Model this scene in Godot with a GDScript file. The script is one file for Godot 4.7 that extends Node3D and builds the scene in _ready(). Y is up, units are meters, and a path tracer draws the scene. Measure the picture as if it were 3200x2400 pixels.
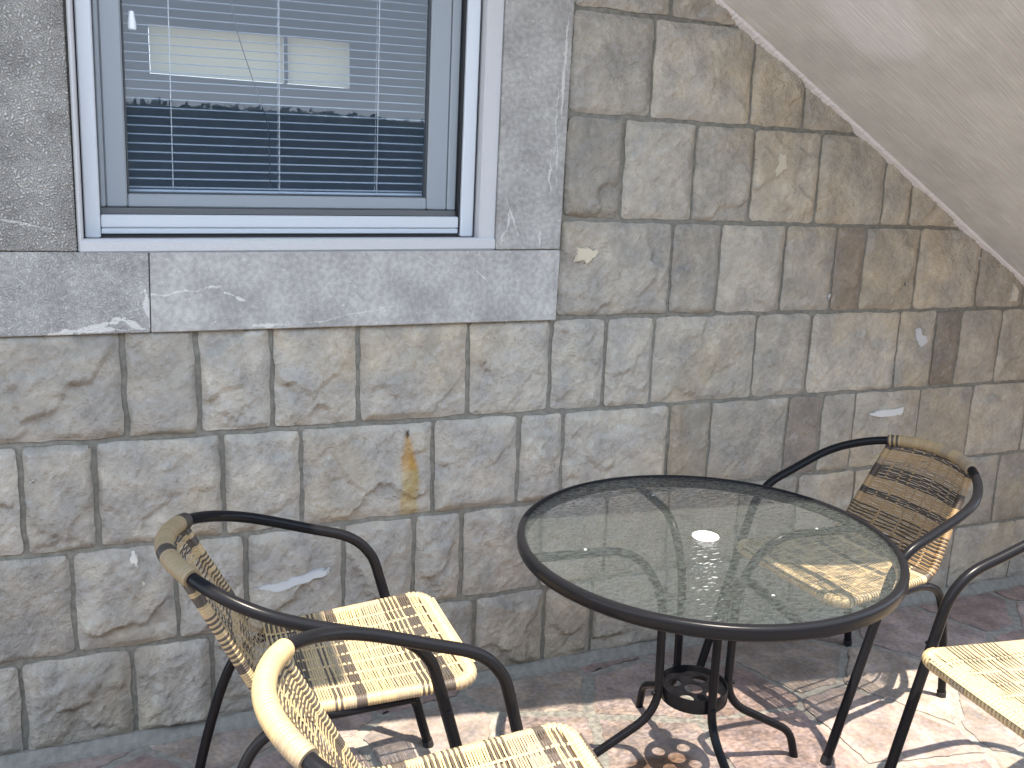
extends Node3D
# A shaded patio corner: rough stone house wall, a window with a blind, the underside of a staircase,
# a round glass table and four wicker bistro chairs on crazy paving.

# ---------------------------------------------------------------- mesh collecting
class MB:
	var v := PackedVector3Array()
	var n := PackedVector3Array()
	var c := PackedColorArray()
	var u := PackedVector2Array()
	var ix := PackedInt32Array()
	func add(p: Vector3, nn: Vector3, col := Color(1, 1, 1), uv := Vector2.ZERO) -> int:
		v.append(p); n.append(nn); c.append(col); u.append(uv)
		return v.size() - 1
	func tri(a: int, b: int, d: int) -> void:
		var g := (v[b] - v[a]).cross(v[d] - v[a])
		if g.dot(n[a] + n[b] + n[d]) > 0.0:
			ix.append(a); ix.append(d); ix.append(b)
		else:
			ix.append(a); ix.append(b); ix.append(d)
	func quad(a: Vector3, b: Vector3, d: Vector3, e: Vector3, from: Vector3, col := Color(1, 1, 1), k := 1.0) -> void:
		var nn := (b - a).cross(d - a)
		if nn.length() < 1e-12:
			nn = (d - a).cross(e - a)
		nn = nn.normalized()
		if nn.dot((a + b + d + e) * 0.25 - from) < 0.0:
			nn = -nn
		var ax := 0
		if absf(nn.y) >= absf(nn.x) and absf(nn.y) >= absf(nn.z): ax = 1
		elif absf(nn.z) >= absf(nn.x): ax = 2
		var i := PackedInt32Array()
		for p in [a, b, d, e]:
			var q: Vector3 = p
			var uv := Vector2(q.z, q.y) if ax == 0 else (Vector2(q.x, q.z) if ax == 1 else Vector2(q.x, q.y))
			i.append(add(q, nn, col, uv * k))
		tri(i[0], i[1], i[2])
		tri(i[0], i[2], i[3])
	# a box with chamfered edges, given by its two corners
	func box(lo: Vector3, hi: Vector3, ch := 0.002, col := Color(1, 1, 1)) -> void:
		hexa([Vector3(lo.x, lo.y, lo.z), Vector3(hi.x, lo.y, lo.z), Vector3(hi.x, hi.y, lo.z), Vector3(lo.x, hi.y, lo.z),
			Vector3(lo.x, lo.y, hi.z), Vector3(hi.x, lo.y, hi.z), Vector3(hi.x, hi.y, hi.z), Vector3(lo.x, hi.y, hi.z)], ch, col)
	# eight corners: back ring (counter-clockwise seen from +z), then front ring
	func hexa(p: Array, ch := 0.002, col := Color(1, 1, 1)) -> void:
		var mid := Vector3.ZERO
		for q in p: mid += q * 0.125
		var nb := [[1, 3, 4], [0, 2, 5], [3, 1, 6], [2, 0, 7], [5, 7, 0], [4, 6, 1], [7, 5, 2], [6, 4, 3]]  # neighbours along x, y, z
		var t := []
		for i in 8:
			var a: Vector3 = p[i]
			var dx: Vector3 = ((p[nb[i][0]] as Vector3) - a).normalized() * ch
			var dy: Vector3 = ((p[nb[i][1]] as Vector3) - a).normalized() * ch
			var dz: Vector3 = ((p[nb[i][2]] as Vector3) - a).normalized() * ch
			t.append([a + dy + dz, a + dx + dz, a + dx + dy])  # on the x, y and z face
		var faces := [[0, 3, 7, 4, 0], [1, 2, 6, 5, 0], [0, 1, 5, 4, 1], [3, 2, 6, 7, 1], [0, 1, 2, 3, 2], [4, 5, 6, 7, 2]]
		for f in faces:
			var k: int = f[4]
			quad(t[f[0]][k], t[f[1]][k], t[f[2]][k], t[f[3]][k], mid, col)
		if ch <= 0.0:
			return
		for e in [[0, 1], [3, 2], [4, 5], [7, 6]]:
			quad(t[e[0]][1], t[e[1]][1], t[e[1]][2], t[e[0]][2], mid, col)
		for e in [[0, 3], [1, 2], [4, 7], [5, 6]]:
			quad(t[e[0]][0], t[e[1]][0], t[e[1]][2], t[e[0]][2], mid, col)
		for e in [[0, 4], [1, 5], [2, 6], [3, 7]]:
			quad(t[e[0]][0], t[e[1]][0], t[e[1]][1], t[e[0]][1], mid, col)
		for i in 8:
			var g: Vector3 = (t[i][0] - mid).normalized()
			var a := add(t[i][0], g, col); var b := add(t[i][1], g, col); var d := add(t[i][2], g, col)
			tri(a, b, d)
	# a tube along a path; radii and colours may vary along it
	func tube(path: PackedVector3Array, r: float, sides := 14, caps := true, radii := PackedFloat32Array(), cols := PackedColorArray()) -> void:
		var m := path.size()
		var t := (path[1] - path[0]).normalized()
		var side := t.cross(Vector3.UP)
		if side.length() < 0.1: side = t.cross(Vector3.RIGHT)
		side = side.normalized()
		var start := v.size()
		var run := 0.0
		for i in m:
			var tt := (path[mini(i + 1, m - 1)] - path[maxi(i - 1, 0)]).normalized()
			side = (side - tt * side.dot(tt)).normalized()
			var up := side.cross(tt)
			if i > 0: run += path[i].distance_to(path[i - 1])
			var rr := r if radii.is_empty() else radii[i]
			var slope := 0.0
			if not radii.is_empty():
				var i0 := maxi(i - 1, 0); var i1 := mini(i + 1, m - 1)
				slope = (radii[i1] - radii[i0]) / maxf(path[i1].distance_to(path[i0]), 1e-5)
			var col := Color(1, 1, 1) if cols.is_empty() else cols[i]
			for k in sides + 1:
				var an := TAU * k / sides
				var d := side * cos(an) + up * sin(an)
				add(path[i] + d * rr, (d - tt * slope).normalized(), col, Vector2(run, float(k) / sides * TAU * r))
		for i in m - 1:
			for k in sides:
				var a := start + i * (sides + 1) + k
				tri(a, a + 1, a + sides + 2)
				tri(a, a + sides + 2, a + sides + 1)
		if caps:
			for e in 2:
				var i := 0 if e == 0 else m - 1
				var nn := (path[0] - path[1]).normalized() if e == 0 else (path[m - 1] - path[m - 2]).normalized()
				var col := Color(1, 1, 1) if cols.is_empty() else cols[i]
				var mid := add(path[i], nn, col)
				var first := v.size()
				for k in sides + 1:
					add(v[start + i * (sides + 1) + k], nn, col)
				for k in sides:
					tri(mid, first + k, first + k + 1)
	# a profile of (radius, height) turned about a vertical axis
	func lathe(prof: PackedVector2Array, seg := 48, at := Vector3.ZERO, smooth := true, col := Color(1, 1, 1)) -> void:
		for j in prof.size() - 1:
			var a := prof[j]; var b := prof[j + 1]
			var pn := Vector2(b.y - a.y, a.x - b.x).normalized()
			var na := pn; var nb := pn
			if smooth:
				if j > 0:
					var z := prof[j - 1]; var q := Vector2(a.y - z.y, z.x - a.x).normalized()
					if q.dot(pn) > 0.5: na = (pn + q).normalized()
				if j < prof.size() - 2:
					var z := prof[j + 2]; var q := Vector2(z.y - b.y, b.x - z.x).normalized()
					if q.dot(pn) > 0.5: nb = (pn + q).normalized()
			var start := v.size()
			for k in seg + 1:
				var an := TAU * k / seg
				var d := Vector3(cos(an), 0, sin(an))
				for e in 2:
					var p := a if e == 0 else b
					var m := na if e == 0 else nb
					add(at + d * p.x + Vector3.UP * p.y, d * m.x + Vector3.UP * m.y, col, Vector2(d.x, d.z) * p.x)
			for k in seg:
				var i := start + k * 2
				tri(i, i + 1, i + 3)
				tri(i, i + 3, i + 2)
	func ball(at: Vector3, r: float, squash := 1.0, sides := 10) -> void:
		var p := PackedVector2Array()
		for i in 7:
			var a := -PI / 2 + PI * i / 6
			p.append(Vector2(cos(a) * r, sin(a) * r * squash))
		lathe(p, sides, at)
	func mesh() -> ArrayMesh:
		var a := []
		a.resize(Mesh.ARRAY_MAX)
		a[Mesh.ARRAY_VERTEX] = v; a[Mesh.ARRAY_NORMAL] = n; a[Mesh.ARRAY_COLOR] = c; a[Mesh.ARRAY_TEX_UV] = u; a[Mesh.ARRAY_INDEX] = ix
		var m := ArrayMesh.new()
		m.add_surface_from_arrays(Mesh.PRIMITIVE_TRIANGLES, a)
		return m

# ---------------------------------------------------------------- helpers
var rng := RandomNumberGenerator.new()
var fbm := FastNoiseLite.new()
var fine := FastNoiseLite.new()

func put(called: String, mb: MB, mat: Material, parent: Node = self) -> MeshInstance3D:
	var o := MeshInstance3D.new()
	o.name = called
	o.mesh = mb.mesh()
	o.material_override = mat
	parent.add_child(o, true)
	return o

func thing(called: String, label: String, category: String, group := "") -> Node3D:
	var o := Node3D.new()
	o.name = called
	o.set_meta("label", label)
	o.set_meta("category", category)
	if group: o.set_meta("group", group)
	add_child(o, true)
	return o

func node(called: String, parent: Node) -> Node3D:
	var o := Node3D.new()
	o.name = called
	parent.add_child(o, true)
	return o

func mat(col: Color, rough := 0.8, metal := 0.0) -> StandardMaterial3D:
	var m := StandardMaterial3D.new()
	m.albedo_color = col.linear_to_srgb()
	m.roughness = rough
	m.metallic = metal
	return m

func grey(values: PackedByteArray, size: int) -> ImageTexture:
	return ImageTexture.create_from_image(Image.create_from_data(size, size, false, Image.FORMAT_L8, values))

func noise_bytes(size: int, freq: float, sd: int, kind := FastNoiseLite.TYPE_SIMPLEX_SMOOTH, fractal := FastNoiseLite.FRACTAL_FBM, oct := 4) -> PackedByteArray:
	var f := FastNoiseLite.new()
	f.seed = sd; f.noise_type = kind; f.frequency = freq; f.fractal_type = fractal; f.fractal_octaves = oct
	var im := f.get_seamless_image(size, size, false, false, 0.15, true)
	im.convert(Image.FORMAT_L8)
	return im.get_data()

func sstep(a: float, b: float, x: float) -> float:
	var t := clampf((x - a) / (b - a), 0.0, 1.0)
	return t * t * (3.0 - 2.0 * t)

func catmull(p: PackedVector3Array, per := 12) -> PackedVector3Array:
	var q := PackedVector3Array([p[0] * 2.0 - p[1]])
	q.append_array(p)
	q.append(p[p.size() - 1] * 2.0 - p[p.size() - 2])
	var o := PackedVector3Array()
	for i in range(1, q.size() - 2):
		for k in per:
			o.append(q[i].cubic_interpolate(q[i + 1], q[i - 1], q[i + 2], float(k) / per))
	o.append(p[p.size() - 1])
	return o

# a path through corners that are rounded with the radii given (0 for the ends)
func rounded(p: Array, r: Array, per := 8) -> PackedVector3Array:
	var o := PackedVector3Array()
	for i in p.size():
		var b: Vector3 = p[i]
		if r[i] <= 0.0:
			o.append(b)
			continue
		var a: Vector3 = p[i - 1]; var d: Vector3 = p[i + 1]
		var ri: float = r[i]
		var s := b + (a - b).normalized() * ri
		var e := b + (d - b).normalized() * ri
		for k in per + 1:
			var t := float(k) / per
			o.append(s * (1 - t) * (1 - t) + b * 2.0 * t * (1 - t) + e * t * t)
	return o

func resample(p: PackedVector3Array, step: float) -> PackedVector3Array:
	var o := PackedVector3Array([p[0]])
	var total := 0.0
	for i in p.size() - 1: total += p[i].distance_to(p[i + 1])
	var count := maxi(2, int(round(total / step)))
	var want := total / count
	var run := 0.0
	var at := want
	for i in p.size() - 1:
		var l := p[i].distance_to(p[i + 1])
		while run + l >= at - 1e-6 and o.size() < count:
			o.append(p[i].lerp(p[i + 1], clampf((at - run) / maxf(l, 1e-9), 0, 1)))
			at += want
		run += l
	o.append(p[p.size() - 1])
	return o

# ---------------------------------------------------------------- materials
var m_stone: StandardMaterial3D
var m_mortar: StandardMaterial3D
var m_slab: StandardMaterial3D
var m_sill: StandardMaterial3D
var m_sill_left: StandardMaterial3D
var m_jamb: StandardMaterial3D
var m_rough_slab: StandardMaterial3D
var m_soffit: StandardMaterial3D
var m_plaster: StandardMaterial3D
var m_white: StandardMaterial3D
var m_sash: StandardMaterial3D
var m_black: StandardMaterial3D
var m_glass: StandardMaterial3D
var m_table_glass: StandardMaterial3D
var m_slat: StandardMaterial3D
var m_frost: StandardMaterial3D
var m_flag: StandardMaterial3D
var m_joint: StandardMaterial3D
var m_tube: StandardMaterial3D
var m_wicker: StandardMaterial3D
var m_plastic: StandardMaterial3D
var m_patch: StandardMaterial3D

func slab_texture(sd: int, w: int, h: int, veins: Array, hammered: float, flecks: int) -> Array:
	# veins: [x0, y0, x1, y1, width, strength] as shares of the slab, y down
	var a := noise_bytes(512, 0.006, sd)
	var b := noise_bytes(512, 0.05, sd + 1)
	var d := noise_bytes(512, 0.085, sd + 2, FastNoiseLite.TYPE_SIMPLEX_SMOOTH, FastNoiseLite.FRACTAL_RIDGED, 2)
	var tone := PackedFloat32Array()
	var high := PackedFloat32Array()
	tone.resize(w * h); high.resize(w * h)
	for y in h:
		for x in w:
			var i := (y % 512) * 512 + x % 512
			tone[y * w + x] = 0.66 + 0.16 * a[i] / 255.0 + 0.16 * b[i] / 255.0 - 0.14 * hammered * sstep(0.45, 0.85, d[i] / 255.0)
			high[y * w + x] = 0.45 + 0.2 * b[i] / 255.0 - hammered * 0.45 * sstep(0.35, 0.8, d[i] / 255.0)
	var r := RandomNumberGenerator.new()
	r.seed = sd
	for k in flecks:
		var cx := r.randf() * w; var cy := r.randf() * h
		var rx := r.randf_range(1.0, 5.0); var ry := r.randf_range(1.0, 4.0); var s := r.randf_range(-0.09, 0.17)
		var sk := r.randf_range(-0.8, 0.8)
		for y in range(int(cy - ry - 1), int(cy + ry + 2)):
			for x in range(int(cx - rx - 6), int(cx + rx + 7)):
				if x < 0 or y < 0 or x >= w or y >= h: continue
				var q := pow((x - cx - sk * (y - cy)) / rx, 2) + pow((y - cy) / ry, 2)
				if q < 1.0: tone[y * w + x] += s * (1.0 - q)
	for vn in veins:
		var steps := 160
		var off := 0.0
		var off2 := 0.0
		for k in steps + 1:
			var t := float(k) / steps
			off = clampf(off + r.randf_range(-1, 1) * 1.3, -6, 6)
			off2 = clampf(off2 + r.randf_range(-1, 1) * 0.25, -0.7, 0.7)
			var cx: float = lerpf(vn[0], vn[2], t) * w + off
			var cy: float = lerpf(vn[1], vn[3], t) * h + off * 0.8
			var wd: float = maxf(0.7, vn[4] * (1.0 + off2) * (1.0 - 0.6 * absf(2 * t - 1)))
			for y in range(int(cy - wd - 1), int(cy + wd + 2)):
				for x in range(int(cx - wd - 1), int(cx + wd + 2)):
					if x < 0 or y < 0 or x >= w or y >= h: continue
					var q := Vector2(x - cx, y - cy).length() / wd
					if q < 1.0: tone[y * w + x] = maxf(tone[y * w + x], lerpf(tone[y * w + x], 1.0, float(vn[5]) * (1.0 - q * q)))
	var t1 := PackedByteArray(); var t2 := PackedByteArray()
	t1.resize(w * h); t2.resize(w * h)
	for i in w * h:
		t1[i] = clampi(int(tone[i] * 255.0), 0, 255)
		t2[i] = clampi(int(high[i] * 255.0), 0, 255)
	return [ImageTexture.create_from_image(Image.create_from_data(w, h, false, Image.FORMAT_L8, t1)), ImageTexture.create_from_image(Image.create_from_data(w, h, false, Image.FORMAT_L8, t2))]

func materials() -> void:
	# split limestone: mottling, pale flecks, small dark chips, and the relief that goes with them
	var a := noise_bytes(1024, 0.006, 11)
	var b := noise_bytes(1024, 0.03, 12)
	var d := noise_bytes(1024, 0.09, 13, FastNoiseLite.TYPE_SIMPLEX_SMOOTH, FastNoiseLite.FRACTAL_FBM, 3)
	var e := noise_bytes(1024, 0.011, 14, FastNoiseLite.TYPE_SIMPLEX_SMOOTH, FastNoiseLite.FRACTAL_RIDGED, 3)
	var tone := PackedByteArray(); var high := PackedByteArray()
	tone.resize(1024 * 1024 * 3); high.resize(1024 * 1024)
	for i in 1024 * 1024:
		var t := 0.74 + 0.16 * a[i] / 255.0 + 0.10 * b[i] / 255.0 + 0.05 * d[i] / 255.0
		var warm := (a[i] - b[i] * 0.5) / 255.0
		if d[i] > 222: t += 0.10
		if e[i] > 228 and b[i] < 140: t -= 0.10
		tone[i * 3] = clampi(int((t + 0.02 * warm) * 245.0), 0, 255)
		tone[i * 3 + 1] = clampi(int(t * 245.0), 0, 255)
		tone[i * 3 + 2] = clampi(int((t - 0.04 * warm) * 245.0), 0, 255)
		high[i] = clampi(int(0.45 * b[i] + 0.25 * d[i] + 0.30 * e[i]), 0, 255)
	m_stone = mat(Color(1, 1, 1), 0.95)
	m_stone.metallic_specular = 0.3
	m_stone.vertex_color_use_as_albedo = true
	m_stone.albedo_texture = ImageTexture.create_from_image(Image.create_from_data(1024, 1024, false, Image.FORMAT_RGB8, tone))
	m_stone.heightmap_enabled = true
	m_stone.heightmap_texture = grey(high, 1024)
	m_stone.heightmap_scale = 0.7
	# mortar
	var mt := noise_bytes(512, 0.02, 21); var mg := noise_bytes(512, 0.2, 22)
	var bt := PackedByteArray(); bt.resize(512 * 512)
	for i in 512 * 512: bt[i] = clampi(int(165 + 0.2 * mt[i] + 0.12 * mg[i]), 0, 255)
	m_mortar = mat(Color(0.315, 0.30, 0.255), 0.97)
	m_mortar.albedo_texture = grey(bt, 512)
	m_mortar.heightmap_enabled = true
	m_mortar.heightmap_texture = grey(mg, 512)
	m_mortar.heightmap_scale = 0.15
	m_mortar.uv1_triplanar = true
	m_mortar.uv1_world_triplanar = true
	m_mortar.uv1_scale = Vector3(3, 3, 3)
	# dressed slabs round the window
	var cs := Color(0.54, 0.525, 0.50)
	var t1 := slab_texture(31, 1152, 208, [[0.27, 0.98, 0.56, 0.74, 4, 0.75], [0.0, 0.56, 0.10, 0.50, 4, 0.6], [0.10, 0.50, 0.15, 0.44, 2.5, 0.45], [0.16, 0.55, 0.2, 0.62, 4, 0.4], [0.62, 0.1, 0.68, 0.3, 3, 0.3], [0.22, 0.96, 0.3, 0.95, 5, 0.6], [0.75, 0.2, 0.8, 0.42, 3, 0.35]], 0.15, 420)
	m_sill = mat(cs, 0.75)
	m_sill.albedo_texture = t1[0]
	m_sill.heightmap_enabled = true
	m_sill.heightmap_texture = t1[1]
	m_sill.heightmap_scale = 0.25
	var t2 := slab_texture(41, 704, 224, [[0.98, 0.45, 0.99, 0.95, 11, 0.9], [0.62, 0.99, 0.82, 0.86, 10, 0.85], [0.82, 0.86, 0.9, 0.78, 6, 0.75], [0.72, 0.97, 0.97, 0.92, 5, 0.6], [0.9, 0.82, 0.97, 0.95, 7, 0.6], [0.1, 0.86, 0.5, 0.9, 4, 0.3]], 0.75, 250)
	m_sill_left = mat(Color(0.55, 0.535, 0.515), 0.85)
	m_sill_left.albedo_texture = t2[0]
	m_sill_left.heightmap_enabled = true
	m_sill_left.heightmap_texture = t2[1]
	m_sill_left.heightmap_scale = 0.5
	var t3 := slab_texture(51, 224, 1024, [[0.80, 0.50, 0.77, 0.70, 3, 0.8], [0.76, 0.70, 0.73, 0.82, 2.5, 0.6], [0.90, 0.3, 0.88, 0.6, 4, 0.85], [0.86, 0.6, 0.8, 0.8, 2.5, 0.5], [0.12, 0.84, 0.3, 0.96, 3.5, 0.65], [0.16, 0.88, 0.08, 0.99, 3.5, 0.6], [0.62, 0.93, 0.63, 0.985, 3, 0.6]], 0.2, 240)
	m_jamb = mat(Color(0.49, 0.475, 0.45), 0.85)
	m_jamb.albedo_texture = t3[0]
	m_jamb.heightmap_enabled = true
	m_jamb.heightmap_texture = t3[1]
	m_jamb.heightmap_scale = 0.25
	var t4 := slab_texture(61, 512, 1024, [[0.5, 0.9, 0.95, 0.95, 3, 0.3]], 1.6, 500)
	m_rough_slab = mat(Color(0.64, 0.615, 0.58), 0.9)
	m_rough_slab.albedo_texture = t4[0]
	m_rough_slab.heightmap_enabled = true
	m_rough_slab.heightmap_texture = t4[1]
	m_rough_slab.heightmap_scale = 0.9
	# plaster under the stairs: combed along the slope
	var s1 := noise_bytes(1024, 0.004, 71); var s2 := noise_bytes(1024, 0.05, 72); var s3 := noise_bytes(1024, 0.02, 73)
	var st := PackedByteArray(); var sh := PackedByteArray()
	st.resize(1024 * 1024 * 3); sh.resize(1024 * 1024)
	for y in 1024:
		for x in 1024:
			var i := y * 1024 + x
			var wob := int(s1[i] * 0.05)
			var j := ((y * 4 + wob) % 1024) * 1024 + (x / 9) % 1024        # stretched along x, the slope
			var j2 := ((y * 5 + wob * 2) % 1024) * 1024 + (x / 5 + 300) % 1024
			var streak := s2[j] / 255.0
			var t := 0.80 + 0.10 * s1[i] / 255.0 + 0.06 * s3[i] / 255.0
			if streak > 0.70: t += 0.22 * (streak - 0.70) / 0.3
			var pink := (s3[j2] - 128) / 255.0
			st[i * 3] = clampi(int((t + 0.035 * pink) * 240), 0, 255)
			st[i * 3 + 1] = clampi(int((t - 0.010 * pink) * 240), 0, 255)
			st[i * 3 + 2] = clampi(int(t * 236), 0, 255)
			sh[i] = clampi(int(255 * (0.35 * s2[j2] / 255.0 + 0.4 * streak)), 0, 255)
	# a soft pale round patch blended into the plaster colour
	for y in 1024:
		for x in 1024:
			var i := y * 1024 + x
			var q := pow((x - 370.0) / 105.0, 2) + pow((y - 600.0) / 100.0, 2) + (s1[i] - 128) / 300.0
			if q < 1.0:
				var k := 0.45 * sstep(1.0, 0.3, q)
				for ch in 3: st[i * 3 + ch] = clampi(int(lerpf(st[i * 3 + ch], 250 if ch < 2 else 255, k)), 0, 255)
	m_soffit = mat(Color(0.80, 0.80, 0.81), 0.95)
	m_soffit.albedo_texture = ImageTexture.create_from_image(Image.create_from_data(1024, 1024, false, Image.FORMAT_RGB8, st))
	m_soffit.heightmap_enabled = true
	m_soffit.heightmap_texture = grey(sh, 1024)
	m_soffit.heightmap_scale = 0.35
	m_plaster = mat(Color(0.455, 0.455, 0.465), 0.9)
	m_plaster.heightmap_enabled = true
	m_plaster.heightmap_texture = grey(mt, 512)
	m_plaster.heightmap_scale = 0.1
	m_plaster.uv1_triplanar = true
	m_plaster.uv1_scale = Vector3(4, 4, 4)
	m_patch = mat(Color(1, 1, 1), 0.9)
	m_patch.vertex_color_use_as_albedo = true
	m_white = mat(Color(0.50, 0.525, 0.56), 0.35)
	m_sash = mat(Color(0.235, 0.26, 0.285), 0.45)
	m_black = mat(Color(0.012, 0.012, 0.014), 0.6)
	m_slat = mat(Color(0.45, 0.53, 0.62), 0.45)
	m_glass = mat(Color(0.20, 0.30, 0.44), 0.0)
	m_glass.transparency = BaseMaterial3D.TRANSPARENCY_ALPHA
	m_glass.albedo_color.a = 0.10
	# hammered glass of the table
	var hc := noise_bytes(1024, 0.016, 81, FastNoiseLite.TYPE_SIMPLEX_SMOOTH, FastNoiseLite.FRACTAL_FBM, 2)
	m_table_glass = mat(Color(0.09, 0.11, 0.105), 0.06)
	m_table_glass.transparency = BaseMaterial3D.TRANSPARENCY_ALPHA
	m_table_glass.albedo_color.a = 0.06
	m_table_glass.heightmap_enabled = true
	m_table_glass.heightmap_texture = grey(hc, 1024)
	m_table_glass.heightmap_scale = 0.34
	m_table_glass.uv1_scale = Vector3(1.6, 3.2, 1)
	# its rolled underside: ripples that let through more and less
	var h2 := noise_bytes(1024, 0.03, 83, FastNoiseLite.TYPE_SIMPLEX_SMOOTH, FastNoiseLite.FRACTAL_FBM, 3)
	var fr := PackedByteArray()
	fr.resize(1024 * 1024 * 4)
	for i in 1024 * 1024:
		var k := (hc[i] * 0.5 + h2[i] * 0.5) / 255.0
		fr[i * 4] = 255; fr[i * 4 + 1] = 255; fr[i * 4 + 2] = 255
		fr[i * 4 + 3] = clampi(int(255.0 * (0.15 + 0.44 * sstep(0.30, 0.68, k))), 0, 255)
	m_frost = mat(Color(0.07, 0.082, 0.08), 0.15)
	m_frost.transparency = BaseMaterial3D.TRANSPARENCY_ALPHA
	m_frost.albedo_texture = ImageTexture.create_from_image(Image.create_from_data(1024, 1024, false, Image.FORMAT_RGBA8, fr))
	m_frost.uv1_scale = Vector3(1.9, 4.6, 1)
	# flagstones
	var f1 := noise_bytes(1024, 0.005, 91); var f2 := noise_bytes(1024, 0.03, 92); var f3 := noise_bytes(1024, 0.012, 93)
	var ft := PackedByteArray(); var fh := PackedByteArray()
	ft.resize(1024 * 1024 * 3); fh.resize(1024 * 1024)
	for i in 1024 * 1024:
		var t := 0.58 + 0.26 * f1[i] / 255.0 + 0.20 * f2[i] / 255.0
		var w := (f3[i] - 128) / 255.0
		ft[i * 3] = clampi(int((t + 0.06 * w) * 245), 0, 255)
		ft[i * 3 + 1] = clampi(int((t + 0.02 * w) * 240), 0, 255)
		ft[i * 3 + 2] = clampi(int((t - 0.06 * w) * 240), 0, 255)
		fh[i] = clampi(int(0.5 * f2[i] + 0.5 * (f3[i] if f3[i] > 120 else 90)), 0, 255)
	m_flag = mat(Color(1, 1, 1), 0.75)
	m_flag.vertex_color_use_as_albedo = true
	m_flag.albedo_texture = ImageTexture.create_from_image(Image.create_from_data(1024, 1024, false, Image.FORMAT_RGB8, ft))
	m_flag.heightmap_enabled = true
	m_flag.heightmap_texture = grey(fh, 1024)
	m_flag.heightmap_scale = 0.4
	m_joint = m_mortar.duplicate()
	m_joint.albedo_color = Color(0.38, 0.365, 0.33).linear_to_srgb()
	# furniture
	m_tube = mat(Color(0.010, 0.010, 0.012), 0.26)
	m_tube.metallic_specular = 0.24
	m_wicker = mat(Color(1, 1, 1), 0.5)
	m_wicker.vertex_color_use_as_albedo = true
	m_plastic = mat(Color(0.8, 0.82, 0.84), 0.4)

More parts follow.
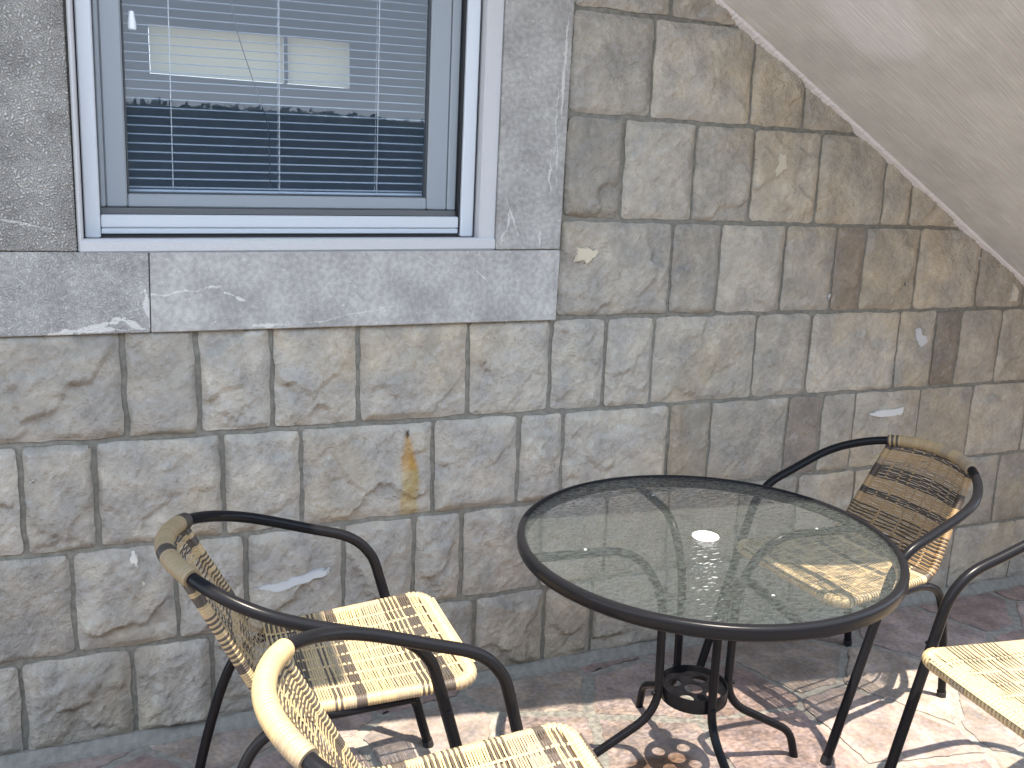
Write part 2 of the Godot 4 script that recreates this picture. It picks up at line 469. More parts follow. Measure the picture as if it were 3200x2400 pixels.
# ---------------------------------------------------------------- the house wall
func stone(parent: Node, x0: float, x1: float, y0: float, y1: float, base: Color, amp: float, rust := false) -> void:
	var jx0 := rng.randf_range(0.0055, 0.0085); var jx1 := rng.randf_range(0.0055, 0.0085)
	var jy := 0.0075
	if x0 > 1.3: jx0 *= 0.72; jx1 *= 0.72; jy = 0.0065
	x0 += jx0; x1 -= jx1; y0 += jy; y1 -= jy
	var hw := (x1 - x0) / 2; var hh := (y1 - y0) / 2
	var cx := (x0 + x1) / 2; var cy := (y0 + y1) / 2
	var cell := 0.007 if rust else 0.0085
	var nx := maxi(6, int(2 * hw / cell)); var ny := maxi(6, int(2 * hh / cell))
	var rad := rng.randf_range(0.006, 0.02)
	var k := maxi(4, int(hw * hh * 4 * 110.0)) + rng.randi_range(1, 4)
	var site := PackedVector2Array(); var pl := PackedVector3Array()
	for i in k:
		var p := Vector2(rng.randf_range(-hw, hw), rng.randf_range(-hh, hh))
		site.append(p)
		var r := 1.0 - maxf(absf(p.x) / hw, absf(p.y) / hh)
		pl.append(Vector3(rng.randf_range(-0.09, 0.09), rng.randf_range(-0.10, 0.07), rng.randf_range(0.001, 0.010) + 0.012 * minf(r * 1.6, 1.0)))
	var margin := rng.randf_range(0.012, 0.03)
	var seed_off := rng.randf() * 300.0
	var hgt := PackedFloat32Array(); var pos := PackedVector2Array()
	var tilt := Vector2(rng.randf_range(-0.012, 0.012), rng.randf_range(-0.012, 0.012))
	for j in ny + 1:
		for i in nx + 1:
			var p := Vector2(lerpf(-hw, hw, float(i) / nx), lerpf(-hh, hh, float(j) / ny))
			var dx := maxf(absf(p.x) - (hw - rad), 0.0); var dy := maxf(absf(p.y) - (hh - rad), 0.0)
			if dx > 0.0 and dy > 0.0:
				var s := maxf(dx, dy) / Vector2(dx, dy).length()
				p = Vector2(signf(p.x) * (hw - rad + dx * s), signf(p.y) * (hh - rad + dy * s))
			var ed := minf(hw - absf(p.x), hh - absf(p.y))
			var w := Vector2(fbm.get_noise_2d((cx + p.x) * 900 + seed_off, (cy + p.y) * 900), fbm.get_noise_2d((cx + p.x) * 900, (cy + p.y) * 900 + seed_off + 70))
			if ed < 0.02:
				p += w * 0.006 * (1.0 - ed / 0.02)
			var q := p + w * 0.03
			var d1 := 1e9; var d2 := 1e9; var n1 := 0; var n2 := 0
			for s in k:
				var dd := q.distance_squared_to(site[s])
				if dd < d1: d2 = d1; n2 = n1; d1 = dd; n1 = s
				elif dd < d2: d2 = dd; n2 = s
			var h1 := pl[n1].z + pl[n1].x * (q.x - site[n1].x) + pl[n1].y * (q.y - site[n1].y)
			var h2 := pl[n2].z + pl[n2].x * (q.x - site[n2].x) + pl[n2].y * (q.y - site[n2].y)
			var gap := sqrt(d2) - sqrt(d1)
			var h := lerpf((h1 + h2) * 0.5, h1, sstep(0.0, 0.006, gap))
			h += 0.0035 * fine.get_noise_2d((cx + p.x) * 1000 + seed_off, (cy + p.y) * 1000) + 0.005 * w.x
			var ramp := sstep(-0.002, margin, ed)
			hgt.append(-0.002 + tilt.x * p.x + tilt.y * p.y + amp * h * ramp)
			pos.append(p)
	var mb := MB.new()
	var uvo := Vector2(rng.randf(), rng.randf())
	var row := nx + 1
	for j in ny + 1:
		for i in nx + 1:
			var c := j * row + i
			var l := c - (1 if i > 0 else 0); var r := c + (1 if i < nx else 0)
			var dn := c - (row if j > 0 else 0); var up := c + (row if j < ny else 0)
			var gx := (hgt[r] - hgt[l]) / maxf(pos[r].x - pos[l].x, 1e-4)
			var gy := (hgt[up] - hgt[dn]) / maxf(pos[up].y - pos[dn].y, 1e-4)
			var P := Vector3(cx + pos[c].x, cy + pos[c].y, hgt[c])
			var big := fbm.get_noise_2d(P.x * 220 + 50, P.y * 220)
			var mid := fine.get_noise_2d(P.x * 260 + seed_off, P.y * 260)
			var col := base * (1.0 + 0.10 * big + 0.09 * mid)
			# iron tints where the stone itself is ochre
			var ochre := sstep(0.10, 0.5, fbm.get_noise_2d(P.x * 140 - 400, P.y * 140 + 90) + 0.16 * sstep(1.2, 2.6, P.x))
			col = col.lerp(Color(col.r * 1.02, col.g * 0.88, col.b * 0.66), 0.36 * ochre)
			# crusty pale skin in spots
			var pale := sstep(0.38, 0.5, fine.get_noise_2d(P.x * 420 - 90, P.y * 420 + seed_off))
			col = col.lerp(Color(0.55, 0.55, 0.56), 0.25 * pale)
			if rust:
				var ty := (0.855 - P.y) / 0.275
				if ty > 0.0 and ty < 1.1:
					var mx := lerpf(0.704, 0.713, minf(ty * 2.0, 1.0)) + 0.006 * w_noise(P)
					var hwid := lerpf(0.006, 0.034, sstep(0.0, 0.45, ty)) * (1.0 + 0.35 * fbm.get_noise_2d(P.x * 1100, P.y * 700))
					var s := sstep(1.0, 0.45, absf(P.x - mx) / hwid)
					var str := lerpf(1.0, 0.70, sstep(0.1, 0.9, ty)) * (0.75 + 0.5 * fbm.get_noise_2d(P.x * 900 + 30, P.y * 500))
					col = col.lerp(Color(0.46, 0.25, 0.03) if ty < 0.45 else Color(0.43, 0.31, 0.10), clampf(s * str, 0, 1))
					col = col.lerp(Color(0.03, 0.015, 0.01), sstep(0.009, 0.003, Vector2(P.x - 0.704, (P.y - 0.846) * 0.55).length()))
			col.a = 1.0
			mb.add(P, Vector3(-gx, -gy, 1).normalized(), col, Vector2(P.x, -P.y) * 1.15 + uvo)
	for j in ny:
		for i in nx:
			var c := j * row + i
			mb.tri(c, c + 1, c + row + 1)
			mb.tri(c, c + row + 1, c + row)
	# the sides, back into the mortar
	var ring := PackedInt32Array()
	for i in nx: ring.append(i)
	for j in ny: ring.append(j * row + nx)
	for i in nx: ring.append(ny * row + nx - i)
	for j in ny: ring.append((ny - j) * row)
	for i in ring.size():
		var a := ring[i]; var b := ring[(i + 1) % ring.size()]
		var A := mb.v[a]; var B := mb.v[b]
		var o := Vector3(B.y - A.y, A.x - B.x, 0).normalized()
		var i0 := mb.add(A, o, mb.c[a], mb.u[a]); var i1 := mb.add(B, o, mb.c[b], mb.u[b])
		var i2 := mb.add(Vector3(B.x, B.y, -0.035), o, mb.c[b], mb.u[b] + Vector2(0.03, 0.03)); var i3 := mb.add(Vector3(A.x, A.y, -0.035), o, mb.c[a], mb.u[a] + Vector2(0.03, 0.03))
		mb.tri(i0, i1, i2); mb.tri(i0, i2, i3)
	put("stone", mb, m_stone, parent)

func w_noise(p: Vector3) -> float:
	return fbm.get_noise_2d(p.x * 600, p.y * 600)

func stair_line(x: float) -> float:
	return 2.154 - 0.5744 * (x - 1.6714)

# a thin irregular smear of plaster or a chip scar lying on the stone
func smear(parent: Node, called: String, pts: PackedVector2Array, z: float, col: Color) -> void:
	var mid := Vector2.ZERO
	for p in pts: mid += p / pts.size()
	var rim := PackedVector2Array()
	for i in pts.size():
		var a := pts[i]; var b := pts[(i + 1) % pts.size()]
		for k in 5:
			var q := a.lerp(b, k / 5.0)
			rim.append(q + Vector2(rng.randf_range(-1, 1), rng.randf_range(-1, 1)) * 0.0035)
	var mb := MB.new()
	var c0 := mb.add(Vector3(mid.x, mid.y, z + 0.004), Vector3(0, 0, 1), col)
	var n := rim.size()
	for q in rim:
		var w := mid.lerp(q, 0.86)
		mb.add(Vector3(w.x, w.y, z + 0.003), Vector3(0, 0, 1), col * rng.randf_range(0.95, 1.05))
	for q in rim:
		var o := (q - mid).normalized()
		mb.add(Vector3(q.x, q.y, z - 0.012), Vector3(o.x, o.y, 0.6).normalized(), col * 0.97)
	for i in n:
		var j := (i + 1) % n
		mb.tri(c0, c0 + 1 + i, c0 + 1 + j)
		mb.tri(c0 + 1 + i, c0 + 1 + n + i, c0 + 1 + n + j)
		mb.tri(c0 + 1 + i, c0 + 1 + n + j, c0 + 1 + j)
	put(called, mb, m_patch, parent)

# window carpentry is a little out of square, as in the photograph
func wp(x: float, y: float, z: float) -> Vector3:
	return Vector3(x + 0.014 * (y - 1.42), y + 0.0165 * (x - 0.37) , z)

func wbox(mb: MB, x0: float, x1: float, y0: float, y1: float, z0: float, z1: float, ch := 0.002, col := Color(1, 1, 1)) -> void:
	mb.hexa([wp(x0, y0, z0), wp(x1, y0, z0), wp(x1, y1, z0), wp(x0, y1, z0), wp(x0, y0, z1), wp(x1, y0, z1), wp(x1, y1, z1), wp(x0, y1, z1)], ch, col)

func wbar(called: String, parent: Node, m: Material, x0: float, x1: float, y0: float, y1: float, z0: float, z1: float, ch := 0.002) -> void:
	var mb := MB.new()
	wbox(mb, x0, x1, y0, y1, z0, z1, ch)
	put(called, mb, m, parent)

func slab(called: String, parent: Node, m: Material, quad: Array, z0: float, z1: float) -> void:
	# quad: four corners, counter-clockwise from the lower left; the texture covers the front once
	var mb := MB.new()
	var p := []
	for zz in [z0, z1]:
		for q in quad: p.append(Vector3(q.x, q.y, zz))
	mb.hexa(p, 0.0025)
	var lo := Vector2(1e9, 1e9); var hi := Vector2(-1e9, -1e9)
	for q in quad:
		lo = lo.min(q); hi = hi.max(q)
	for i in mb.v.size():
		mb.u[i] = Vector2((mb.v[i].x - lo.x) / (hi.x - lo.x), 1.0 - (mb.v[i].y - lo.y) / (hi.y - lo.y))
	put(called, mb, m, parent)

func build_house() -> void:
	var house := thing("stone_house", "rough limestone house wall with a window, behind the table and chairs", "house")
	# the masonry behind the facing stones, with the window opening left free
	var mb := MB.new()
	var F := -0.006; var K := -0.30
	mb.box(Vector3(-3.0, -0.2, K), Vector3(7.0, 1.36, F), 0.0)
	mb.box(Vector3(-3.0, 1.36, K), Vector3(-0.135, 2.30, F), 0.0)
	mb.box(Vector3(0.975, 1.36, K), Vector3(7.0, 2.30, F), 0.0)
	mb.box(Vector3(-3.0, 2.30, K), Vector3(7.0, 4.6, F), 0.0)
	put("masonry", mb, m_mortar, house)
	# courses of facing stones: joints read off the photograph inside the frame, random beyond
	var rows := {
		1: [-0.349, -0.076, 0.133, 0.402, 0.655, 0.935, 1.185, 1.363, 1.655, 1.93, 2.20, 2.48, 2.74, 3.013, 3.36],
		2: [-0.211, 0.049, 0.236, 0.517, 0.733, 0.886, 1.16, 1.40, 1.64, 1.93, 2.187, 2.454, 2.72, 2.96, 3.21, 3.45],
		3: [-0.313, -0.14, 0.184, 0.397, 0.788, 1.07, 1.222, 1.617, 1.782, 2.109, 2.262, 2.415, 2.731, 3.004, 3.314],
		4: [-0.37, -0.056, 0.127, 0.322, 0.561, 0.894, 1.166, 1.358, 1.534, 1.938, 2.172, 2.582, 2.763, 2.891, 3.104, 3.35],
		5: [1.178, 1.58, 1.764, 2.025, 2.244, 2.376, 2.628, 2.946, 3.2],
		6: [1.181, 1.384, 1.641, 1.865, 2.138, 2.431, 2.562, 2.85],
		7: [1.185, 1.466, 1.835, 2.048, 2.33, 2.62],
		8: [1.189, 1.517, 1.80, 2.06],
		9: [1.192, 1.45, 1.75]}
	var ys := [0.012, 0.284, 0.582, 0.881, 1.180, 1.481, 1.788, 2.085, 2.385, 2.685]
	for r in rows:
		var xs: Array = rows[r]
		var y0: float = ys[r - 1]; var y1: float = ys[r]
		if r < 5:
			while xs[0] > -1.5: xs.push_front(xs[0] - rng.randf_range(0.2, 0.36))
			while xs[xs.size() - 1] < 4.4: xs.append(xs[xs.size() - 1] + rng.randf_range(0.2, 0.36))
		elif r < 7:
			while xs[xs.size() - 1] < 4.0: xs.append(xs[xs.size() - 1] + rng.randf_range(0.2, 0.36))
		for i in xs.size() - 1:
			var x0: float = xs[i]; var x1: float = xs[i + 1]
			var mx := (x0 + x1) / 2
			if y0 > stair_line(x0) + 0.05 and r > 3: continue
			var warm := sstep(0.9, 2.6, mx) * (0.7 + 0.3 * sstep(0.5, 1.4, y0))
			var base := Color(0.455, 0.427, 0.383).lerp(Color(0.49, 0.45, 0.385), warm)
			base *= rng.randf_range(0.86, 1.10)
			if (r == 5 and i == 4) or (r == 4 and absf(mx - 2.827) < 0.02) or (r == 3 and absf(mx - 2.185) < 0.02): base *= Color(0.66, 0.63, 0.63)
			if r == 3 and absf(mx - 1.70) < 0.03: base *= Color(0.80, 0.78, 0.75)
			if r == 6 and i == 0: base *= 0.84
			if r == 5 and i == 1: base *= 0.92
			if r == 6 and i == 1: base *= 1.07
			base.a = 1.0
			stone(house, x0, x1, y0, y1, base, lerpf(1.25, 0.55, sstep(0.9, 2.4, mx)), r == 3 and absf(mx - 0.593) < 0.02)
	# mortar fillet along the foot of the wall
	mb = MB.new()
	var prev := []
	for i in 121:
		var x := -1.5 + i * 0.05
		var d := 0.030 + 0.012 * fbm.get_noise_1d(x * 800)
		var h := 0.022 + 0.010 * fbm.get_noise_1d(x * 700 + 90)
		var now := [Vector3(x, h, -0.012), Vector3(x, h - 0.002, 0.004), Vector3(x, 0.006, d), Vector3(x, -0.02, d + 0.012)]
		if i > 0:
			for k in 3: mb.quad(prev[k], now[k], now[k + 1], prev[k + 1], Vector3(x, -0.1, -0.1))
		prev = now
	put("mortar_fillet", mb, m_joint, house)
	# dressed slabs round the window
	var L := -0.62
	slab("sill_slab", house, m_sill_left, [Vector2(L, 1.162), Vector2(0.0135, 1.1665), Vector2(0.0180, 1.372), Vector2(L, 1.370)], -0.012, 0.020)
	slab("sill_slab", house, m_sill, [Vector2(0.0160, 1.1665), Vector2(1.170, 1.1755), Vector2(1.1745, 1.3885), Vector2(0.0205, 1.372)], -0.012, 0.021)
	slab("jamb_slab", house, m_rough_slab, [Vector2(L, 1.3725), Vector2(-0.146, 1.3735), Vector2(-0.1395, 2.32), Vector2(L, 2.32)], -0.012, 0.019)
	slab("jamb_slab", house, m_jamb, [Vector2(0.966, 1.388), Vector2(1.1735, 1.391), Vector2(1.190, 2.32), Vector2(0.979, 2.32)], -0.012, 0.019)
	slab("lintel_slab", house, m_slab if m_slab else m_jamb, [Vector2(L, 2.3225), Vector2(1.190, 2.3225), Vector2(1.194, 2.50), Vector2(L, 2.50)], -0.012, 0.02)
	# painted plaster lining of the opening
	mb = MB.new()
	wbox(mb, -0.143, -0.131, 1.3985, 2.29, -0.20, 0.0155, 0.004)
	wbox(mb, 0.9165, 0.969, 1.3985, 2.29, -0.05, 0.008, 0.006)
	wbox(mb, 0.9225, 0.969, 1.3985, 2.29, -0.20, -0.0505, 0.002)
	wbox(mb, -0.143, 0.969, 1.376, 1.4115, -0.20, 0.0165, 0.006)
	wbox(mb, -0.143, 0.969, 2.29, 2.33, -0.20, 0.0155, 0.004)
	put("plaster_reveal", mb, m_plaster, house)
	# the window
	var win := node("window", house)
	wbar("frame_bar", win, m_white, -0.1275, -0.0915, 1.4125, 2.285, -0.075, -0.028, 0.003)
	wbar("frame_bar", win, m_white, 0.871, 0.9095, 1.4135, 2.285, -0.075, -0.028, 0.003)
	wbar("frame_bar", win, m_white, -0.0905, 0.8645, 1.4375, 1.4705, -0.072, -0.031, 0.003)
	wbar("frame_bar", win, m_white, -0.0905, 0.8645, 1.4225, 1.4365, -0.072, -0.034, 0.002)
	wbar("frame_bar", win, m_white, -0.0905, 0.8645, 2.25, 2.285, -0.072, -0.031, 0.003)
	wbar("dark_gap", win, m_black, -0.1295, 0.911, 1.4105, 1.4215, -0.10, -0.045, 0.0)
	wbar("dark_gap", win, m_black, 0.8655, 0.8705, 1.4225, 2.285, -0.10, -0.040, 0.0)
	wbar("dark_gap", win, m_black, -0.1305, -0.1280, 1.4225, 2.285, -0.10, -0.040, 0.0)
	var track := mat(Color(0.10, 0.10, 0.10), 0.6)
	wbar("sash_track", win, track, -0.0905, 0.8645, 1.4715, 1.4875, -0.11, -0.060, 0.001)
	wbar("sash_bar", win, m_sash, -0.0905, -0.0780, 1.4885, 2.25, -0.105, -0.062, 0.003)
	wbar("sash_bar", win, m_sash, -0.0775, -0.0265, 1.4885, 2.25, -0.105, -0.066, 0.004)
	wbar("sash_bar", win, m_sash, 0.7775, 0.838, 1.4885, 2.25, -0.105, -0.066, 0.004)
	wbar("sash_bar", win, m_sash, 0.8385, 0.8645, 1.4885, 2.25, -0.105, -0.062, 0.003)
	wbar("sash_bar", win, m_sash, -0.0260, 0.7770, 1.4885, 1.5235, -0.105, -0.066, 0.004)
	wbar("sash_bar", win, m_sash, -0.0260, 0.7770, 2.21, 2.25, -0.105, -0.066, 0.004)
	var gasket := mat(Color(0.05, 0.055, 0.06), 0.6)
	wbar("gasket", win, gasket, -0.0258, -0.0215, 1.5240, 2.2095, -0.100, -0.074, 0.001)
	wbar("gasket", win, gasket, 0.7725, 0.7768, 1.5240, 2.2095, -0.100, -0.074, 0.001)
	wbar("gasket", win, gasket, -0.0212, 0.7722, 1.5240, 1.5275, -0.100, -0.074, 0.001)
	mb = MB.new()
	mb.quad(wp(-0.0215, 1.5270, -0.085), wp(0.7727, 1.5270, -0.085), wp(0.7727, 2.21, -0.085), wp(-0.0215, 2.21, -0.085), Vector3(0.4, 1.8, -1))
	put("pane", mb, m_glass, win)
	# the room behind it, with a high window of pale obscured glass in the far wall
	mb = MB.new()
	var wall := mat(Color(0.50, 0.55, 0.62), 0.9)
	mb.box(Vector3(-1.8, -0.1, -3.5), Vector3(0.10, 2.8, -3.35), 0.0)
	mb.box(Vector3(1.26, -0.1, -3.5), Vector3(3.4, 2.8, -3.35), 0.0)
	mb.box(Vector3(0.10, -0.1, -3.5), Vector3(1.26, 2.16, -3.35), 0.0)
	mb.box(Vector3(0.10, 2.43, -3.5), Vector3(1.26, 2.8, -3.35), 0.0)
	mb.box(Vector3(-1.9, -0.1, -3.5), Vector3(-1.8, 2.8, -0.30), 0.0)
	mb.box(Vector3(3.4, -0.1, -3.5), Vector3(3.5, 2.8, -0.30), 0.0)
	mb.box(Vector3(-1.9, 2.8, -3.5), Vector3(3.5, 2.95, -0.30), 0.0)
	mb.box(Vector3(-1.9, -0.25, -3.5), Vector3(3.5, -0.1, -0.30), 0.0)
	put("interior_wall", mb, wall, house)
	var far := node("far_window", house)
	var cream := mat(Color(0.34, 0.33, 0.27), 0.8)
	cream.backlight_enabled = true
	cream.backlight = Color(0.62, 0.61, 0.53)
	for s in [[0.101, 0.857], [0.883, 1.259]]:
		mb = MB.new()
		mb.quad(Vector3(s[0], 2.161, -3.352), Vector3(s[1], 2.161, -3.352), Vector3(s[1], 2.429, -3.352), Vector3(s[0], 2.429, -3.352), Vector3(0.5, 2.3, -5))
		put("obscured_pane", mb, cream, far)
	mb = MB.new()
	mb.box(Vector3(0.858, 2.162, -3.40), Vector3(0.882, 2.428, -3.340), 0.002)
	put("mullion", mb, m_sash, far)
	# smears of plaster, chips and stains on the stones
	var W := Color(0.55, 0.55, 0.53)
	smear(house, "plaster_smear", PackedVector2Array([Vector2(0.247, 0.420), Vector2(0.310, 0.396), Vector2(0.40, 0.418), Vector2(0.472, 0.436), Vector2(0.476, 0.452), Vector2(0.45, 0.453), Vector2(0.378, 0.440), Vector2(0.30, 0.425)]), 0.021, Color(0.49, 0.50, 0.50))
	smear(house, "plaster_smear", PackedVector2Array([Vector2(2.473, 0.795), Vector2(2.533, 0.808), Vector2(2.651, 0.812), Vector2(2.647, 0.785), Vector2(2.60, 0.781), Vector2(2.528, 0.778)]), 0.010, W)
	smear(house, "chip_scar", PackedVector2Array([Vector2(1.228, 1.398), Vector2(1.250, 1.394), Vector2(1.275, 1.398), Vector2(1.292, 1.388), Vector2(1.312, 1.393), Vector2(1.300, 1.368), Vector2(1.285, 1.361), Vector2(1.266, 1.340), Vector2(1.255, 1.357), Vector2(1.226, 1.355), Vector2(1.232, 1.375)]), 0.018, Color(0.52, 0.46, 0.35))
	smear(house, "chip_scar", PackedVector2Array([Vector2(1.951, 1.706), Vector2(1.965, 1.716), Vector2(1.984, 1.709), Vector2(1.990, 1.685), Vector2(1.999, 1.660), Vector2(1.975, 1.652), Vector2(1.955, 1.628), Vector2(1.950, 1.655), Vector2(1.960, 1.68)]), 0.010, Color(0.50, 0.455, 0.36))
	smear(house, "plaster_smear", PackedVector2Array([Vector2(3.122, 1.284), Vector2(3.142, 1.262), Vector2(3.160, 1.244), Vector2(3.155, 1.206), Vector2(3.124, 1.208), Vector2(3.132, 1.245)]), 0.010, Color(0.56, 0.52, 0.45))
	smear(house, "chip_scar", PackedVector2Array([Vector2(-0.066, 0.556), Vector2(-0.055, 0.570), Vector2(-0.044, 0.548), Vector2(-0.046, 0.518), Vector2(-0.058, 0.508), Vector2(-0.067, 0.530)]), 0.017, Color(0.60, 0.57, 0.52))
	smear(house, "chip_scar", PackedVector2Array([Vector2(-0.058, 0.500), Vector2(-0.040, 0.494), Vector2(-0.030, 0.472), Vector2(-0.050, 0.468), Vector2(-0.062, 0.482)]), 0.017, Color(0.55, 0.50, 0.42))
	smear(house, "paint_spot", PackedVector2Array([Vector2(2.650, 1.108), Vector2(2.672, 1.116), Vector2(2.690, 1.090), Vector2(2.714, 1.080), Vector2(2.720, 1.055), Vector2(2.694, 1.034), Vector2(2.670, 1.062)]), 0.007, Color(0.48, 0.48, 0.49))
	smear(house, "paint_spot", PackedVector2Array([Vector2(2.560, 0.30), Vector2(2.60, 0.315), Vector2(2.66, 0.31), Vector2(2.63, 0.285)]), 0.009, Color(0.5, 0.5, 0.52))
	for i in 20:   # small white chips and lime spots
		var x := rng.randf_range(-0.3, 3.3); var y := rng.randf_range(0.1, 2.0)
		if x < 1.22 and y > 1.14 or y > stair_line(x) - 0.05: continue
		var l := rng.randf_range(0.004, 0.013); var an := rng.randf() * PI
		var dirv := Vector2(cos(an), sin(an)) * l; var wv := Vector2(-sin(an), cos(an)) * l * rng.randf_range(0.2, 0.45)
		var c := Vector2(x, y)
		smear(house, "lime_spot", PackedVector2Array([c - dirv, c - wv, c + dirv, c + wv]), 0.004 + 0.010 * sstep(1.6, 0.4, x), Color(0.50, 0.49, 0.47))

func build_blind() -> void:
	var bl := thing("window_blind", "lowered white venetian blind with open slats behind the window pane", "blind")
	var mb := MB.new()
	var len := 0.806
	var prev := []
	for i in 9:   # one slat: a shallow arch, tipped towards the room
		var t := float(i) / 8 - 0.5
		var p := Vector2(t * 0.024, 0.0022 * (1 - 4 * t * t) - t * 0.0025)
		prev.append(p)
	for i in 8:
		var a: Vector2 = prev[i]; var b: Vector2 = prev[i + 1]
		for s in [1.0, -1.0]:
			var o := Vector3(0, 0.0004 * s, 0)
			mb.quad(Vector3(-len / 2, a.y, a.x) + o, Vector3(len / 2, a.y, a.x) + o, Vector3(len / 2, b.y, b.x) + o, Vector3(-len / 2, b.y, b.x) + o, Vector3(0, -s, 0))
	var first: MeshInstance3D
	for i in 31:
		var at := wp(0.376, 1.5395 + i * 0.0226, -0.128)
		var o: MeshInstance3D
		if i == 0:
			o = put("slat", mb, m_slat, bl)
			first = o
		else:
			o = first.duplicate()
			o.name = "slat_%03d" % i
			bl.add_child(o, true)
		o.position = at
		o.rotation.z = atan(0.0165) + rng.randf_range(-0.0012, 0.0012)
	mb = MB.new()
	wbox(mb, -0.027, 0.779, 1.5270, 1.5345, -0.138, -0.118, 0.002)
	put("bottom_rail", mb, m_slat, bl)
	var cord := mat(Color(0.5, 0.54, 0.58), 0.6)
	for x in [0.087, 0.365, 0.640]:
		mb = MB.new()
		for z in [-0.1145, -0.1415]:
			mb.tube(PackedVector3Array([wp(x, 1.53, z), wp(x, 1.80, z), wp(x, 2.21, z)]), 0.0011, 6)
		put("ladder_cord", mb, cord, bl)
	mb = MB.new()
	mb.tube(catmull(PackedVector3Array([wp(0.215, 2.21, -0.108), wp(0.247, 1.985, -0.108), wp(0.290, 1.84, -0.107), wp(0.333, 1.71, -0.107), wp(0.337, 1.62, -0.108), wp(0.339, 1.545, -0.108)])), 0.0013, 6)
	put("reflected_line", mb, m_black, bl)  # thin cord put in for a dark line reflected in the pane
	mb = MB.new()
	mb.lathe(PackedVector2Array([Vector2(0.001, 0.03), Vector2(0.006, 0.028), Vector2(0.010, 0.0), Vector2(0.0105, -0.012), Vector2(0.009, -0.015), Vector2(0.0, -0.015)]), 14, wp(-0.001, 1.945, -0.100))
	put("tassel", mb, m_plastic, bl)

# ---------------------------------------------------------------- the staircase
func build_stairs() -> void:
	var stairs := thing("staircase", "outdoor staircase seen from below, combed plaster underside at upper right", "staircase")
	var ze := 0.925
	var xa := 0.25; var xb := 5.4
	var th := 0.16
	var sl := Vector2(1, -0.5744).normalized()
	var mb := MB.new()
	# underside as a fine sheet so that its plaster is slightly uneven
	var nu := 110; var nv := 24
	for j in nv + 1:
		for i in nu + 1:
			var x := lerpf(xa, xb, float(i) / nu); var z := lerpf(0.0, ze, float(j) / nv)
			var bump := 0.004 * fbm.get_noise_2d(x * 120, z * 120)
			var along := (x - 1.6714) / sl.x
			mb.add(Vector3(x, stair_line(x) + bump * (0.0 if j == 0 else 1.0), z), Vector3(-0.498, -0.867, 0), Color(1, 1, 1), Vector2(along * 0.5 + 0.25, z * 0.5 + 0.35))
	for j in nv:
		for i in nu:
			var c := j * (nu + 1) + i
			mb.tri(c, c + 1, c + nu + 2)
			mb.tri(c, c + nu + 2, c + nu + 1)
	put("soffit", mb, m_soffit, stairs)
	mb = MB.new()
	var up := Vector3(0, th, 0)
	var A := Vector3(xa, stair_line(xa) + 0.006, 0.004); var B := Vector3(xb, stair_line(xb) + 0.006, 0.004)
	var D := Vector3(0, 0, ze - 0.006)
	mb.hexa([A, B, B + up, A + up, A + D, B + D, B + up + D, A + up + D], 0.004)
	put("flight", mb, m_plaster, stairs)
	for i in 16:
		var x := xa + 0.02 + i * 0.31
		mb = MB.new()
		mb.box(Vector3(x, stair_line(x) + th * 0.4, 0.006), Vector3(x + 0.30, stair_line(x) + th + 0.05, ze - 0.01), 0.008)
		put("step", mb, m_plaster, stairs)
	mb = MB.new()
	mb.box(Vector3(-3.2, stair_line(xa) - 0.02, 0.004), Vector3(xa - 0.002, stair_line(xa) + 0.16, 1.38), 0.006)
	put("landing", mb, m_plaster, stairs)
	# ragged paint edge where the underside meets the wall
	mb = MB.new()
	var n := 420
	var nrm := Vector3(-sl.y, sl.x, 0) * -1.0
	var pv := []
	for i in n + 1:
		var x := lerpf(0.9, 3.9, float(i) / n)
		var w := 0.012 + 0.004 * fbm.get_noise_1d(x * 900) + 0.004 * fine.get_noise_1d(x * 4000) + (rng.randf_range(0.0, 0.004))
		var p := Vector3(x, stair_line(x) + 0.002, 0)
		var z := 0.020 + 0.004 * fine.get_noise_1d(x * 2500)
		var now := [p + Vector3(0, 0, z + 0.008), p + nrm * w * 0.55 + Vector3(0, 0, z), p + nrm * w + Vector3(0, 0, -0.008)]
		if i > 0:
			for k in 2: mb.quad(pv[k], now[k], now[k + 1], pv[k + 1], p - nrm * 0.05 + Vector3(0, 0, -0.05))
		pv = now
	var edge := mat(Color(0.62, 0.60, 0.61), 0.9)
	put("paint_edge", mb, edge, stairs)

# ---------------------------------------------------------------- the ground
func clip(poly: PackedVector2Array, p: Vector2, nn: Vector2) -> PackedVector2Array:
	var o := PackedVector2Array()
	for i in poly.size():
		var a := poly[i]; var b := poly[(i + 1) % poly.size()]
		var da := (a - p).dot(nn); var db := (b - p).dot(nn)
		if da <= 0: o.append(a)
		if da * db < 0: o.append(a.lerp(b, da / (da - db)))
	return o

